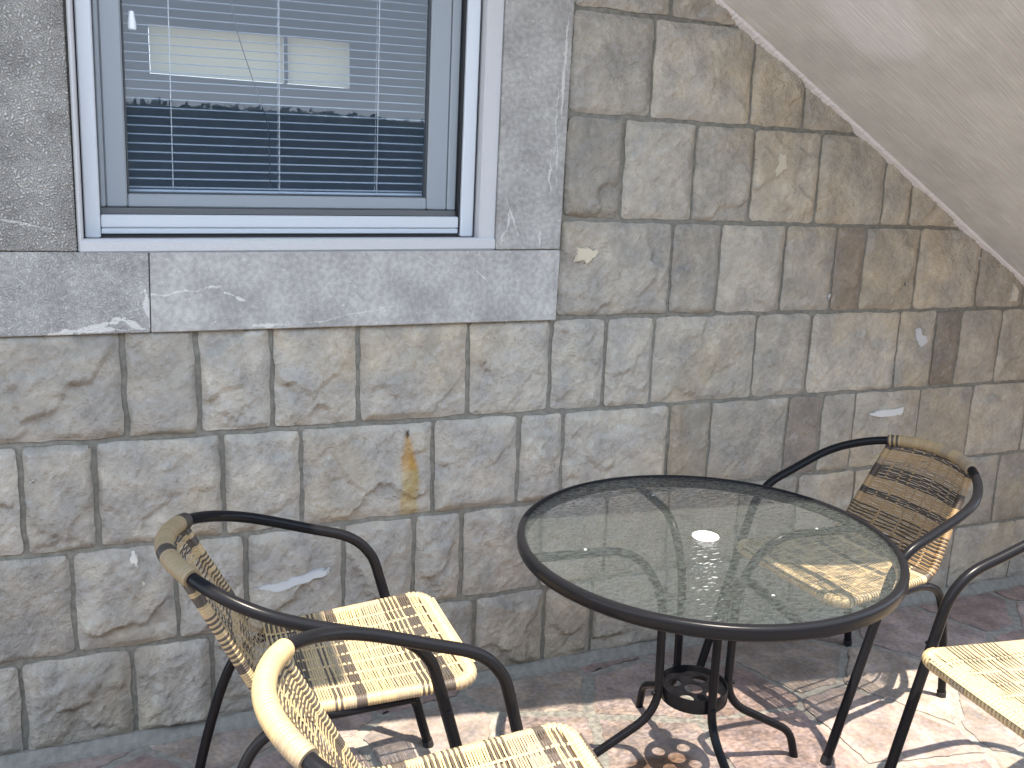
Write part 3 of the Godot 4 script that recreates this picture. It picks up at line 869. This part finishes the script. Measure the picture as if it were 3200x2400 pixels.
func build_ground() -> void:
	var ground := MB.new()
	ground.quad(Vector3(-150, -0.06, -150), Vector3(150, -0.06, -150), Vector3(150, -0.06, 150), Vector3(-150, -0.06, 150), Vector3(0, -5, 0))
	var g := put("ground", ground, mat(Color(0.26, 0.23, 0.18), 0.95))
	g.set_meta("kind", "structure")
	var floor_node := Node3D.new()
	floor_node.name = "patio_floor"
	floor_node.set_meta("kind", "structure")
	floor_node.set_meta("label", "crazy paving of reddish flagstones with grey mortar joints")
	add_child(floor_node)
	var mb := MB.new()
	mb.box(Vector3(-5, -0.055, 0.0), Vector3(8, -0.006, 7.5), 0.0)
	put("mortar_bed", mb, m_joint, floor_node)
	var sites := PackedVector2Array()
	var tries := 0
	var r := RandomNumberGenerator.new()
	r.seed = 77
	while sites.size() < 190 and tries < 20000:
		tries += 1
		var p := Vector2(r.randf_range(-1.3, 4.9), r.randf_range(-0.1, 3.6))
		var ok := true
		for s in sites:
			if s.distance_to(p) < 0.27: ok = false; break
		if ok: sites.append(p)
	for i in sites.size():
		var poly := PackedVector2Array([Vector2(-1.5, 0.036), Vector2(5.1, 0.036), Vector2(5.1, 3.9), Vector2(-1.5, 3.9)])
		for j in sites.size():
			if j == i or sites[j].distance_to(sites[i]) > 1.6: continue
			poly = clip(poly, (sites[i] + sites[j]) / 2, sites[j] - sites[i])
			if poly.size() < 3: break
		if poly.size() < 3: continue
		var ins := Geometry2D.offset_polygon(poly, -r.randf_range(0.011, 0.020), Geometry2D.JOIN_ROUND)
		if ins.is_empty(): continue
		var q: PackedVector2Array = ins[0]
		var rim := PackedVector2Array()
		for k in q.size():
			var a := q[k]; var b := q[(k + 1) % q.size()]
			var m := maxi(1, int(a.distance_to(b) / 0.022))
			for t in m:
				var w := a.lerp(b, float(t) / m)
				rim.append(w + Vector2(fbm.get_noise_2d(w.x * 1500, w.y * 1500), fbm.get_noise_2d(w.x * 1500 + 500, w.y * 1500)) * 0.012)
		var mid := Vector2.ZERO
		for w in rim: mid += w / rim.size()
		var top := r.randf_range(-0.002, 0.002)
		var tl := Vector2(r.randf_range(-0.006, 0.006), r.randf_range(-0.006, 0.006))
		var pick := r.randf()
		var base := Color(0.50, 0.42, 0.385)
		if pick < 0.3: base = Color(0.43, 0.335, 0.305)
		elif pick < 0.5: base = Color(0.50, 0.435, 0.375)
		elif pick < 0.62: base = Color(0.44, 0.39, 0.355)
		base *= r.randf_range(0.82, 1.0)
		base.a = 1
		mb = MB.new()
		var uvo := Vector2(r.randf(), r.randf())
		var turn := r.randf() * TAU
		var shares := [0.0, 0.22, 0.42, 0.6, 0.76, 0.89, 0.967, 1.0]
		var n := rim.size()
		var c0 := 0
		for sidx in shares.size():
			var sh: float = shares[sidx]
			for k in (1 if sidx == 0 else n):
				var w := mid.lerp(rim[k], sh)
				var h := top + tl.dot(w - mid) + 0.0022 * fine.get_noise_2d(w.x * 300, w.y * 300) - (0.0035 if sidx == 7 else 0.0)
				var col := base * (1.0 + 0.20 * fbm.get_noise_2d(w.x * 500 + i * 40, w.y * 500))
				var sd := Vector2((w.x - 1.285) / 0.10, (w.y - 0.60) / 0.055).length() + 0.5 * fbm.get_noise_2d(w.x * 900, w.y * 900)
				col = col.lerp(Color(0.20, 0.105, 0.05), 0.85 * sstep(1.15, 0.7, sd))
				col.a = 1
				var o := (rim[k] - mid).normalized() if sidx > 5 else Vector2.ZERO
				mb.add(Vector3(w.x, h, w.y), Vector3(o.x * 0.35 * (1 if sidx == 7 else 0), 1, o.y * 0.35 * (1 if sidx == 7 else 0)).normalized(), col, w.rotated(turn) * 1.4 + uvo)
		for k in n:
			mb.tri(c0, 1 + k, 1 + (k + 1) % n)
		for sidx in range(1, shares.size() - 1):
			var b0 := 1 + (sidx - 1) * n; var b1 := b0 + n
			for k in n:
				var k2 := (k + 1) % n
				mb.tri(b0 + k, b1 + k, b1 + k2)
				mb.tri(b0 + k, b1 + k2, b0 + k2)
		var last := 1 + (shares.size() - 2) * n
		for k in n:
			var k2 := (k + 1) % n
			var a := mb.v[last + k]; var b := mb.v[last + k2]
			var o := (Vector3(a.x, 0, a.z) - Vector3(mid.x, 0, mid.y)).normalized()
			var i0 := mb.add(a, o, mb.c[last + k], mb.u[last + k]); var i1 := mb.add(b, o, mb.c[last + k2], mb.u[last + k2])
			var i2 := mb.add(Vector3(b.x, -0.02, b.z), o, mb.c[last + k2], mb.u[last + k2]); var i3 := mb.add(Vector3(a.x, -0.02, a.z), o, mb.c[last + k], mb.u[last + k])
			mb.tri(i0, i1, i2); mb.tri(i0, i2, i3)
		put("flagstone", mb, m_flag, floor_node)

# the hedge across the patio, added to block low sky and darken the pane
func build_added_hedge() -> void:
	var h := thing("added_hedge", "dark green clipped hedge across the patio, put in out of view to block low sky, reflected low in the window pane", "added_hedge")
	var r := RandomNumberGenerator.new()
	r.seed = 12
	var mb := MB.new()
	for i in 26000:
		var x := r.randf_range(-7.0, 9.0)
		var top := 2.03 + 0.05 * fbm.get_noise_1d(x * 60)
		var y := r.randf_range(0.0, top)
		var z := 3.75 + 0.12 * fbm.get_noise_2d(x * 90, y * 90) + r.randf_range(0.0, 0.25)
		if r.randf() < 0.3:
			y = top + r.randf_range(-0.05, 0.02); z = r.randf_range(3.72, 4.5)
		var d := Vector3(r.randf_range(-1, 1), r.randf_range(-1, 1), r.randf_range(-1, 1)).normalized()
		var e := d.cross(Vector3(r.randf_range(-1, 1), r.randf_range(-1, 1), 0.3)).normalized()
		var l := r.randf_range(0.02, 0.045)
		var p := Vector3(x, y, z)
		var col := Color(0.06, 0.09, 0.045) * r.randf_range(0.7, 1.3)
		col.a = 1
		mb.quad(p - d * l, p - e * l * 0.5, p + d * l, p + e * l * 0.5, p - Vector3(0, 0.3, -1), col)
	var lv := put("leaves", mb, m_patch, h)
	lv.set_meta("kind", "stuff")
	mb = MB.new()
	mb.box(Vector3(-7, -0.06, 3.85), Vector3(9, 2.035, 4.5), 0.05)
	put("stems", mb, mat(Color(0.035, 0.05, 0.025), 0.95), h)

# ---------------------------------------------------------------- the table
func build_table() -> void:
	var t := thing("glass_table", "round patio table with hammered glass top and black metal rim", "table")
	var c := Vector3(1.3327, 0.0, 0.6557)
	var b := Basis(Vector3(0, 0, 1), 0.0173) * Basis(Vector3(1, 0, 0), 0.0152)
	t.transform = Transform3D(b, c)
	var H := 0.700
	var mb := MB.new()
	var R := 0.4685
	mb.lathe(PackedVector2Array([Vector2(R, H - 0.010), Vector2(R, H - 0.002), Vector2(R + 0.003, H + 0.0015), Vector2(R + 0.013, H + 0.0015), Vector2(R + 0.0185, H - 0.002), Vector2(R + 0.0205, H - 0.008), Vector2(R + 0.0205, H - 0.026), Vector2(R + 0.0185, H - 0.031), Vector2(R + 0.014, H - 0.033), Vector2(R - 0.004, H - 0.033), Vector2(R - 0.006, H - 0.031), Vector2(R - 0.006, H - 0.012), Vector2(R, H - 0.010)]), 128)
	put("rim", mb, m_tube, t)
	mb = MB.new()
	mb.lathe(PackedVector2Array([Vector2(0.0225, H - 0.0065), Vector2(R - 0.0005, H - 0.0065)]), 96)
	put("glass_underside", mb, m_frost, t)
	mb = MB.new()
	mb.lathe(PackedVector2Array([Vector2(R - 0.0005, H - 0.0015), Vector2(0.0225, H - 0.0015)]), 96)
	put("glass_top", mb, m_table_glass, t)
	mb = MB.new()
	mb.lathe(PackedVector2Array([Vector2(0.0, H - 0.004), Vector2(0.017, H - 0.003), Vector2(0.0195, H + 0.0008), Vector2(0.022, H + 0.0022), Vector2(0.031, H + 0.0020), Vector2(0.0345, H + 0.0005), Vector2(0.0348, H - 0.001), Vector2(0.0225, H - 0.001), Vector2(0.021, H - 0.02), Vector2(0.0, H - 0.02)]), 40)
	put("hole_plug", mb, m_plastic, t)
	var prof := [Vector2(0.464, H - 0.0185), Vector2(0.20, H - 0.0185), Vector2(0.107, H - 0.145), Vector2(0.102, 0.205), Vector2(0.312, 0.082), Vector2(0.336, 0.0)]
	for k in 4:
		var an := deg_to_rad(7.0 + 90.0 * k)
		var d := Vector3(cos(an), 0, sin(an))
		var p := []
		for q in prof: p.append(d * q.x + Vector3.UP * q.y)
		mb = MB.new()
		var path := rounded(p, [0.0, 0.075, 0.08, 0.075, 0.035, 0.0], 9)
		path[path.size() - 1] -= Vector3(0, (b * path[path.size() - 1]).y, 0)
		mb.tube(path, 0.0115, 16)
		var leg := put("leg", mb, m_tube, t)
		mb = MB.new()
		mb.ball(d * 0.1165 + Vector3.UP * 0.262, 0.007, 0.9)
		put("bolt", mb, m_tube, leg)
		mb = MB.new()
		mb.ball(d * 0.33 + Vector3.UP * (H - 0.0085), 0.005, 0.5)
		var pad := put("pad", mb, m_plastic, leg)
	# the ring that ties the legs, a dished plate with round holes
	var ring := CSGCombiner3D.new()
	ring.name = "ring_plate"
	var disc := CSGCylinder3D.new()
	disc.name = "plate"
	disc.radius = 0.088; disc.height = 0.004; disc.sides = 48
	disc.position = Vector3(0, 0.258, 0)
	ring.add_child(disc)
	for k in 5:
		var hole := CSGCylinder3D.new()
		hole.name = "hole"
		hole.operation = CSGShape3D.OPERATION_SUBTRACTION
		hole.radius = 0.019 if k < 4 else 0.025
		hole.height = 0.03; hole.sides = 24
		var an := deg_to_rad(52.0 + 90.0 * k)
		hole.position = Vector3(cos(an) * 0.055, 0.258, sin(an) * 0.055) if k < 4 else Vector3(0, 0.258, 0)
		ring.add_child(hole, true)
	ring.material_override = m_tube
	t.add_child(ring, true)
	mb = MB.new()
	mb.lathe(PackedVector2Array([Vector2(0.0865, 0.238), Vector2(0.090, 0.238), Vector2(0.0905, 0.241), Vector2(0.0905, 0.274), Vector2(0.090, 0.277), Vector2(0.0875, 0.277), Vector2(0.0865, 0.274), Vector2(0.0865, 0.238)]), 56)
	put("ring_band", mb, m_tube, t)

# ---------------------------------------------------------------- the chairs
const D := {"wf": 0.2677, "zf": 0.2587, "wb": 0.2686, "hb": 0.6288, "zb": 0.1017, "wm": 0.2726, "hm": 0.6621, "zm": -0.0171, "wr": 0.1540, "hr": 0.7810, "zr": -0.3417, "hc": 0.7938, "zc": -0.3903,
	"sf": 0.2104, "hs": 0.4695, "zsf": 0.2339, "sr": 0.1790, "zsr": -0.2023, "hsr": 0.4604, "wpt": 0.1450, "hpt": 0.7720, "zpt": -0.3500, "wq": 0.2582, "hq": 0.7324, "zq": -0.2148, "ww": 0.1553}
const CREAM := Color(0.45, 0.338, 0.185)
const TAN := Color(0.34, 0.27, 0.18)
const DARK := Color(0.075, 0.060, 0.048)

# strand colours in runs: plain cream, alternating, or dark
func strands(count: int, r: RandomNumberGenerator, dark_share: float) -> PackedColorArray:
	var o := PackedColorArray()
	while o.size() < count:
		var pick := r.randf()
		var run := r.randi_range(4, 11)
		for k in run:
			var col := CREAM
			if pick < dark_share * 0.25: col = DARK if k < 4 else CREAM
			elif pick < dark_share: col = CREAM if k % 2 == 0 else DARK
			elif pick < dark_share + 0.1: col = TAN
			col = col * r.randf_range(0.90, 1.08)
			col.a = 1
			o.append(col)
	o.resize(count)
	return o

func ribbed(mb: MB, path: PackedVector3Array, r: float, pitch: float, cols: PackedColorArray, rib := 0.0011, sides := 14, groove := 0.0) -> void:
	var p := resample(path, pitch / 5.0)
	var rad := PackedFloat32Array(); var cc := PackedColorArray()
	var dip := [-0.35, 0.72, 1.0, 1.0, 0.72]
	for i in p.size():
		var ph := i % 5
		rad.append(r + rib * float(dip[ph]) - (groove if ph == 0 else 0.0))
		var k := int(i / 5)
		cc.append(DARK if ph == 0 and groove > 0.0 else cols[k % cols.size()])
	mb.tube(p, r, sides, true, rad, cc)

# one flat strand along a path, with the direction it faces
func strand(mb: MB, path: PackedVector3Array, face: PackedVector3Array, w: float, th: float, col: Color) -> void:
	var prof := [Vector2(-0.5, -0.3), Vector2(-0.36, 0.75), Vector2(0.0, 1.0), Vector2(0.36, 0.75), Vector2(0.5, -0.3)]
	var m := path.size()
	var start := mb.v.size()
	for i in m:
		var t := (path[mini(i + 1, m - 1)] - path[maxi(i - 1, 0)]).normalized()
		var f := face[i]
		f = (f - t * f.dot(t)).normalized()
		var s := t.cross(f)
		for k in 5:
			var q: Vector2 = prof[k]
			mb.add(path[i] + s * (q.x * w) + f * (q.y * th), (s * q.x * 1.3 + f).normalized(), col)
	for i in m - 1:
		for k in 4:
			var a := start + i * 5 + k
			mb.tri(a, a + 1, a + 6)
			mb.tri(a, a + 6, a + 5)

func at_share(p: PackedVector3Array, t: float) -> Vector3:
	var x := clampf(t, 0, 1) * (p.size() - 1)
	var i := mini(int(x), p.size() - 2)
	return p[i].lerp(p[i + 1], x - i)

func sag(u: float, t: float) -> float:
	return -0.014 * (1.0 - 4.0 * u * u) * (0.35 + 0.65 * sin(PI * clampf(t, 0.05, 0.95)))

func make_chair(called: String, label: String, pose: Array, sd: int, hoop_dark: float, weave_dark: float, front_groove := 0.0, hoop_tint := Color(1, 1, 1), weave_tint := Color(1, 1, 1)) -> void:
	var ch := thing(called, label, "chair", "wicker bistro chairs round the glass table")
	var b := Basis(Vector3(0, 0, 1), pose[4]) * Basis(Vector3(1, 0, 0), pose[3]) * Basis(Vector3(0, 1, 0), pose[2])
	ch.transform = Transform3D(b, Vector3(pose[0], pose[5], pose[1]))
	var r := RandomNumberGenerator.new()
	r.seed = sd
	# --- the arm tube: hoop behind the back, arms, bends, front legs
	var half := []
	var legs := []
	for s in [1.0, -1.0]:
		var ctrl := PackedVector3Array([Vector3(-s * D.wr, D.hr, D.zr), Vector3(0, D.hc, D.zc), Vector3(s * D.wr, D.hr, D.zr), Vector3(s * D.wq, D.hq, D.zq), Vector3(s * D.wm, D.hm, D.zm), Vector3(s * D.wb, D.hb, D.zb)])
		var q := catmull(ctrl, 14).slice(14)
		var bend := ctrl[5]
		var foot := Vector3(s * D.wf, 0, D.zf)
		var dl := (foot - bend).normalized()
		var keep := PackedVector3Array()
		for p in q:
			if p.distance_to(bend) > 0.085: keep.append(p)
		var st := keep[keep.size() - 1]
		var en := bend + dl * 0.09
		for k in range(1, 11):
			var t := k / 10.0
			keep.append(st * (1 - t) * (1 - t) + bend * 2.0 * t * (1 - t) + en * t * t)
		half.append(keep)
		var wy: float = (b * foot).y + pose[5]
		foot += dl * (wy / -(b * dl).y)
		legs.append([en, foot, dl])
	var whole: PackedVector3Array = half[0].duplicate()
	whole.reverse()
	whole.append_array((half[1] as PackedVector3Array).slice(1))
	whole = resample(whole, 0.008)
	for pass_no in 14:
		var w0 := whole.duplicate()
		for i in range(1, whole.size() - 1):
			if i > 4 and i < whole.size() - 5: whole[i] = w0[i] * 0.5 + (w0[i - 1] + w0[i + 1]) * 0.25
	var mb := MB.new()
	mb.tube(whole, 0.0135, 18, false)
	put("arm_frame", mb, m_tube, ch)
	for l in legs:
		mb = MB.new()
		mb.tube(PackedVector3Array([l[0], (l[0] as Vector3).lerp(l[1], 0.5), l[1]]), 0.0135, 18, false)
		var leg := put("front_leg", mb, m_tube, ch)
		mb = MB.new()
		var f: Vector3 = l[1]; var d: Vector3 = l[2]
		mb.tube(PackedVector3Array([f - d * 0.022, f - d * 0.004, f - d * 0.0002]), 0.0155, 14, true)
		put("foot_cap", mb, m_black, leg)
		mb = MB.new()
		var e: Vector3 = l[0]
		var at := e.lerp(f, (e.y - 0.452) / (e.y - f.y))
		mb.ball(at + Vector3(signf(at.x) * 0.0135, 0, 0.003), 0.006, 1.0)
		put("bolt", mb, m_tube, leg)
	# --- rear legs, sprung from under the seat
	for s in [1.0, -1.0]:
		var p := PackedVector3Array([Vector3(s * 0.188, 0.442, 0.10), Vector3(s * 0.190, 0.444, -0.06), Vector3(s * 0.190, 0.445, -0.15), Vector3(s * 0.190, 0.412, -0.232), Vector3(s * 0.190, 0.325, -0.282), Vector3(s * 0.19, 0.16, -0.334), Vector3(s * 0.19, 0.0, -0.372)])
		var last := p[6]; var dl := (p[6] - p[5]).normalized()
		var wy: float = (b * last).y + pose[5]
		p[6] = last + dl * (wy / -(b * dl).y)
		mb = MB.new()
		mb.tube(catmull(p, 8), 0.0125, 16)
		var leg := put("rear_leg", mb, m_tube, ch)
		mb = MB.new()
		mb.tube(PackedVector3Array([p[6] - dl * 0.022, p[6] - dl * 0.004, p[6] - dl * 0.0002]), 0.0145, 14, true)
		put("foot_cap", mb, m_black, leg)
	mb = MB.new()
	mb.tube(PackedVector3Array([Vector3(-0.19, 0.428, 0.10), Vector3(0, 0.425, 0.10), Vector3(0.19, 0.428, 0.10)]), 0.009, 12)
	put("cross_bar", mb, m_tube, ch)
	# --- wrapped hoop
	var hoop := PackedVector3Array()
	for p in whole:
		if absf(p.x) <= D.ww and p.z < -0.2: hoop.append(p)
	mb = MB.new()
	var hc := strands(80, r, hoop_dark)
	for i in hc.size():
		hc[i] = hc[i] * hoop_tint
		hc[i].a = 1
	ribbed(mb, hoop, 0.0182, 0.0075, hc, 0.0014, 18)
	put("hoop_wrap", mb, m_wicker, ch)
	# --- seat: wrapped frame and woven strands
	var zc := 0.003
	var fr := rounded([Vector3(D.wpt, D.hpt, D.zpt), Vector3(D.sr, D.hsr, D.zsr), Vector3(D.sf, D.hs, D.zsf), Vector3(-D.sf, D.hs, D.zsf), Vector3(-D.sr, D.hsr, D.zsr), Vector3(-D.wpt, D.hpt, D.zpt)], [0, 0.05, 0.055, 0.055, 0.05, 0], 9)
	var pitch := 0.0057
	var side_r := PackedVector3Array(); var side_l := PackedVector3Array(); var front := PackedVector3Array()
	var pole_r := PackedVector3Array(); var pole_l := PackedVector3Array()
	var n := fr.size()
	for p in fr:
		if p.z > D.zsf - 0.045: front.append(p)
	side_r = PackedVector3Array([fr[9], fr[10], fr[11]])
	pole_r = fr.slice(0, 8)
	side_r = fr.slice(7, 15)
	for p in side_r: side_l.append(Vector3(-p.x, p.y, p.z))
	for p in pole_r: pole_l.append(Vector3(-p.x, p.y, p.z))
	side_r = resample(side_r, 0.01); side_l = resample(side_l, 0.01)
	pole_r = resample(pole_r, 0.01); pole_l = resample(pole_l, 0.01)
	var tr := 0.0135
	var len := 0.0
	for i in side_r.size() - 1: len += side_r[i].distance_to(side_r[i + 1])
	var cnt := int(len / pitch)
	var sc := strands(cnt, r, weave_dark)
	mb = MB.new()
	var scr := sc
	ribbed(mb, side_r, tr, pitch, scr)
	put("seat_side", mb, m_wicker, ch)
	mb = MB.new()
	ribbed(mb, side_l, tr, pitch, scr)
	put("seat_side", mb, m_wicker, ch)
	mb = MB.new()
	ribbed(mb, front, tr + 0.001, 0.0105, strands(60, r, 0.05), 0.0026, 16, front_groove)
	put("seat_front", mb, m_wicker, ch)
	mb = MB.new()
	var warps := [-0.36, -0.235, -0.115, 0.0, 0.12, 0.24, 0.355]
	for k in cnt:
		var t := (k + 0.5) / cnt
		var R := at_share(side_r, t); var L := at_share(side_l, t)
		var path := PackedVector3Array(); var face := PackedVector3Array()
		var jit := r.randf_range(-0.0008, 0.0008)
		for i in 37:
			var u := i / 36.0 - 0.5
			var p := L.lerp(R, u + 0.5)
			var y := tr + 0.0006 + sag(u, t)
			for wi in warps.size():
				var g: float = absf(u - warps[wi]) / 0.034
				if g < 1.0: y += 0.0017 * cos(g * PI / 2) * (1.0 if (k + wi) % 2 == 0 else -1.0)
			path.append(p + Vector3(0, y, jit * sin(u * 9.0 + k)))
			face.append(Vector3.UP)
		strand(mb, path, face, pitch * 0.72, 0.0012, sc[k])
	for wi in warps.size():
		var path := PackedVector3Array(); var face := PackedVector3Array()
		for i in cnt * 2 + 9:
			var t := (i * 0.5) / cnt
			var R := at_share(side_r, minf(t, 1.0)); var L := at_share(side_l, minf(t, 1.0))
			var u: float = warps[wi]
			var p := L.lerp(R, u + 0.5)
			var k := int(t * cnt)
			var y := tr + 0.0006 + sag(u, minf(t, 1.0)) - 0.0017 * (cos((t * cnt - k - 0.5) * PI) * (1.0 if (k + wi) % 2 == 0 else -1.0) if t < 1.0 else 0.0)
			if t > 1.0: p.z += (t - 1.0) * len
			path.append(p + Vector3(0, y, 0))
			face.append(Vector3.UP)
		strand(mb, path, face, 0.0075, 0.0012, (CREAM if r.randf() < 0.7 else TAN) * r.randf_range(0.95, 1.08))
	# the last strands fan out to the front tube
	for k in 5:
		var z0 := at_share(side_r, 1.0)
		var path := PackedVector3Array(); var face := PackedVector3Array()
		for i in 25:
			var u := i / 24.0 - 0.5
			var zz := z0.z + 0.008 + k * 0.0075
			path.append(Vector3(u * (2.0 * z0.x - k * 0.02), z0.y + tr + 0.0006 - 0.012 * (1 - 4 * u * u) * (0.5 - k * 0.07), zz))
			face.append(Vector3.UP)
		strand(mb, path, face, 0.0062, 0.0013, (CREAM if r.randf() < 0.75 else DARK) * r.randf_range(0.92, 1.05))
	var w := put("seat_weave", mb, m_wicker, ch)
	w.set_meta("kind", "stuff")
	# --- back: wrapped poles and woven panel, bowed backwards
	len = 0.0
	for i in pole_r.size() - 1: len += pole_r[i].distance_to(pole_r[i + 1])
	cnt = int(len / pitch)
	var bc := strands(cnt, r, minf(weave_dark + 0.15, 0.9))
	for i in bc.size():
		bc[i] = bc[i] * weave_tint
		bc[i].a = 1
	mb = MB.new()
	ribbed(mb, pole_r, 0.0115, pitch, bc)
	put("back_pole", mb, m_wicker, ch)
	mb = MB.new()
	ribbed(mb, pole_l, 0.0115, pitch, bc)
	put("back_pole", mb, m_wicker, ch)
	mb = MB.new()
	var fwd := Vector3(0, 0.25, 1).normalized()
	for k in cnt + 1:
		var t := (k + 0.5 - 1.0) / cnt
		var R := at_share(pole_r, maxf(t, 0)); var L := at_share(pole_l, maxf(t, 0))
		var path := PackedVector3Array(); var face := PackedVector3Array()
		var ph := r.randf() * TAU
		for i in 31:
			var u := i / 30.0 - 0.5
			var p := L.lerp(R, u + 0.5)
			var bow := lerpf(0.034, 0.006, clampf(t * 1.2, 0, 1)) * (1.0 - 4.0 * u * u)
			if t < 0:
				p += Vector3(0, -t * len * (1.0 - 3.0 * u * u), t * len * 0.3)
				p.x *= 1.0 + t * 1.4
			var up := 0.012 * (1.0 - 4.0 * u * u) * clampf(1.0 - t * 1.6, 0, 1)
			var o := 0.0
			for wi in warps.size():
				var g: float = absf(u - warps[wi]) / 0.045
				if g < 1.0: o += 0.0018 * cos(g * PI / 2) * (1.0 if (k + wi) % 2 == 0 else -1.0)
			path.append(p + Vector3(0, up + 0.0012 * sin(u * 14 + ph), -bow) + fwd * (o + 0.003))
			face.append(fwd)
		strand(mb, path, face, pitch * 0.84, 0.0013, bc[maxi(k - 1, 0) % bc.size()])
	for wi in warps.size():
		var path := PackedVector3Array(); var face := PackedVector3Array()
		var u: float = warps[wi]
		for i in cnt * 2 + 2:
			var t := i * 0.5 / cnt - 0.01
			var R := at_share(pole_r, maxf(t, 0)); var L := at_share(pole_l, maxf(t, 0))
			var p := L.lerp(R, u + 0.5)
			if t < 0:
				p += Vector3(0, -t * len * (1.0 - 3.0 * u * u), t * len * 0.3)
				p.x *= 1.0 + t * 1.4
			var bow := lerpf(0.034, 0.006, clampf(t * 1.2, 0, 1)) * (1.0 - 4.0 * u * u)
			var up := 0.012 * (1.0 - 4.0 * u * u) * clampf(1.0 - t * 1.6, 0, 1)
			var k := int(t * cnt + 1.0)
			path.append(p + Vector3(0, up, -bow) + fwd * (0.003 - 0.0018 * cos((t * cnt + 1.0 - k - 0.5) * PI) * (1.0 if (k + wi) % 2 == 0 else -1.0)))
			face.append(fwd)
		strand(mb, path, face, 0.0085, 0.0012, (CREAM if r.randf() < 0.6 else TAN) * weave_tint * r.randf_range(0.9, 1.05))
	w = put("back_weave", mb, m_wicker, ch)
	w.set_meta("kind", "stuff")

# ---------------------------------------------------------------- everything
func _ready() -> void:
	var cam := Camera3D.new()
	cam.name = "camera"
	cam.fov = 46.3009
	cam.near = 0.05
	cam.far = 600.0
	cam.transform = Transform3D(Basis(Vector3(0.9255258, 0.0343037, 0.3771275), Vector3(0.0471064, 0.9777241, -0.2045401), Vector3(-0.3757431, 0.2070723, 0.9032930)).orthonormalized(), Vector3(0, 1.55, 2.5))
	cam.current = true
	add_child(cam)
	var env := Environment.new()
	env.background_mode = Environment.BG_SKY
	var sky := Sky.new()
	var sm := ProceduralSkyMaterial.new()
	sm.sky_top_color = Color(0.54, 0.59, 0.66)
	sm.sky_horizon_color = Color(0.76, 0.80, 0.85)
	sm.sky_curve = 0.16
	sm.ground_bottom_color = Color(0.35, 0.33, 0.3)
	sm.ground_horizon_color = Color(0.6, 0.68, 0.78)
	sm.sky_energy_multiplier = 1.0
	sky.sky_material = sm
	env.sky = sky
	env.background_energy_multiplier = 3.0
	env.tonemap_mode = Environment.TONE_MAPPER_LINEAR
	env.tonemap_exposure = 2.85
	env.sdfgi_enabled = true
	env.ssao_enabled = true
	env.ssil_enabled = true
	var we := WorldEnvironment.new()
	we.name = "world"
	we.environment = env
	add_child(we)
	var sun := DirectionalLight3D.new()
	sun.name = "sun"
	sun.light_energy = 1.55
	sun.light_color = Color(1.0, 0.95, 0.87)
	sun.light_angular_distance = 0.5
	sun.shadow_enabled = true
	sun.sky_mode = DirectionalLight3D.SKY_MODE_LIGHT_ONLY
	sun.basis = Basis.looking_at(Vector3(0.051, -1.0, -0.271).normalized(), Vector3(0, 0, -1))
	add_child(sun)

	rng.seed = 5
	fbm.seed = 3; fbm.frequency = 0.01; fbm.fractal_octaves = 4; fbm.noise_type = FastNoiseLite.TYPE_SIMPLEX_SMOOTH
	fine.seed = 9; fine.frequency = 0.05; fine.fractal_octaves = 3; fine.noise_type = FastNoiseLite.TYPE_SIMPLEX_SMOOTH
	materials()
	build_ground()
	build_house()
	build_stairs()
	build_blind()
	build_table()
	build_added_hedge()
	make_chair("wicker_chair", "wicker chair against the stone wall at far left, facing right", [0.4248, 0.5697, 1.5629, 0.0327, 0.0239, 0.0208], 101, 0.30, 0.75, 0.0, Color(0.55, 0.55, 0.58), Color(0.85, 0.82, 0.8))
	make_chair("wicker_chair_001", "wicker chair in the left foreground with plain cream hoop, cut off by the bottom edge", [0.5419, 1.1566, 1.5309, 0.0522, 0.0078, -0.0247], 202, 0.0, 0.7, 0.0, Color(0.93, 0.90, 0.86))
	make_chair("wicker_chair_002", "wicker chair behind the glass table with its woven back against the wall at right", [1.9519, 0.4535, -1.444, 0.0501, -0.0179, 0.0028], 303, 0.35, 0.85, 0.0, Color(0.66, 0.63, 0.62), Color(0.66, 0.58, 0.53))  # back weave tinted darker to stand in for shade on this chair
	make_chair("wicker_chair_003", "wicker chair cut off by the right edge, its seat front spiral wrapped", [1.9587, 1.2429, -1.6734, 0.0131, 0.0327, 0.0065], 404, 0.2, 0.45, 0.0022)
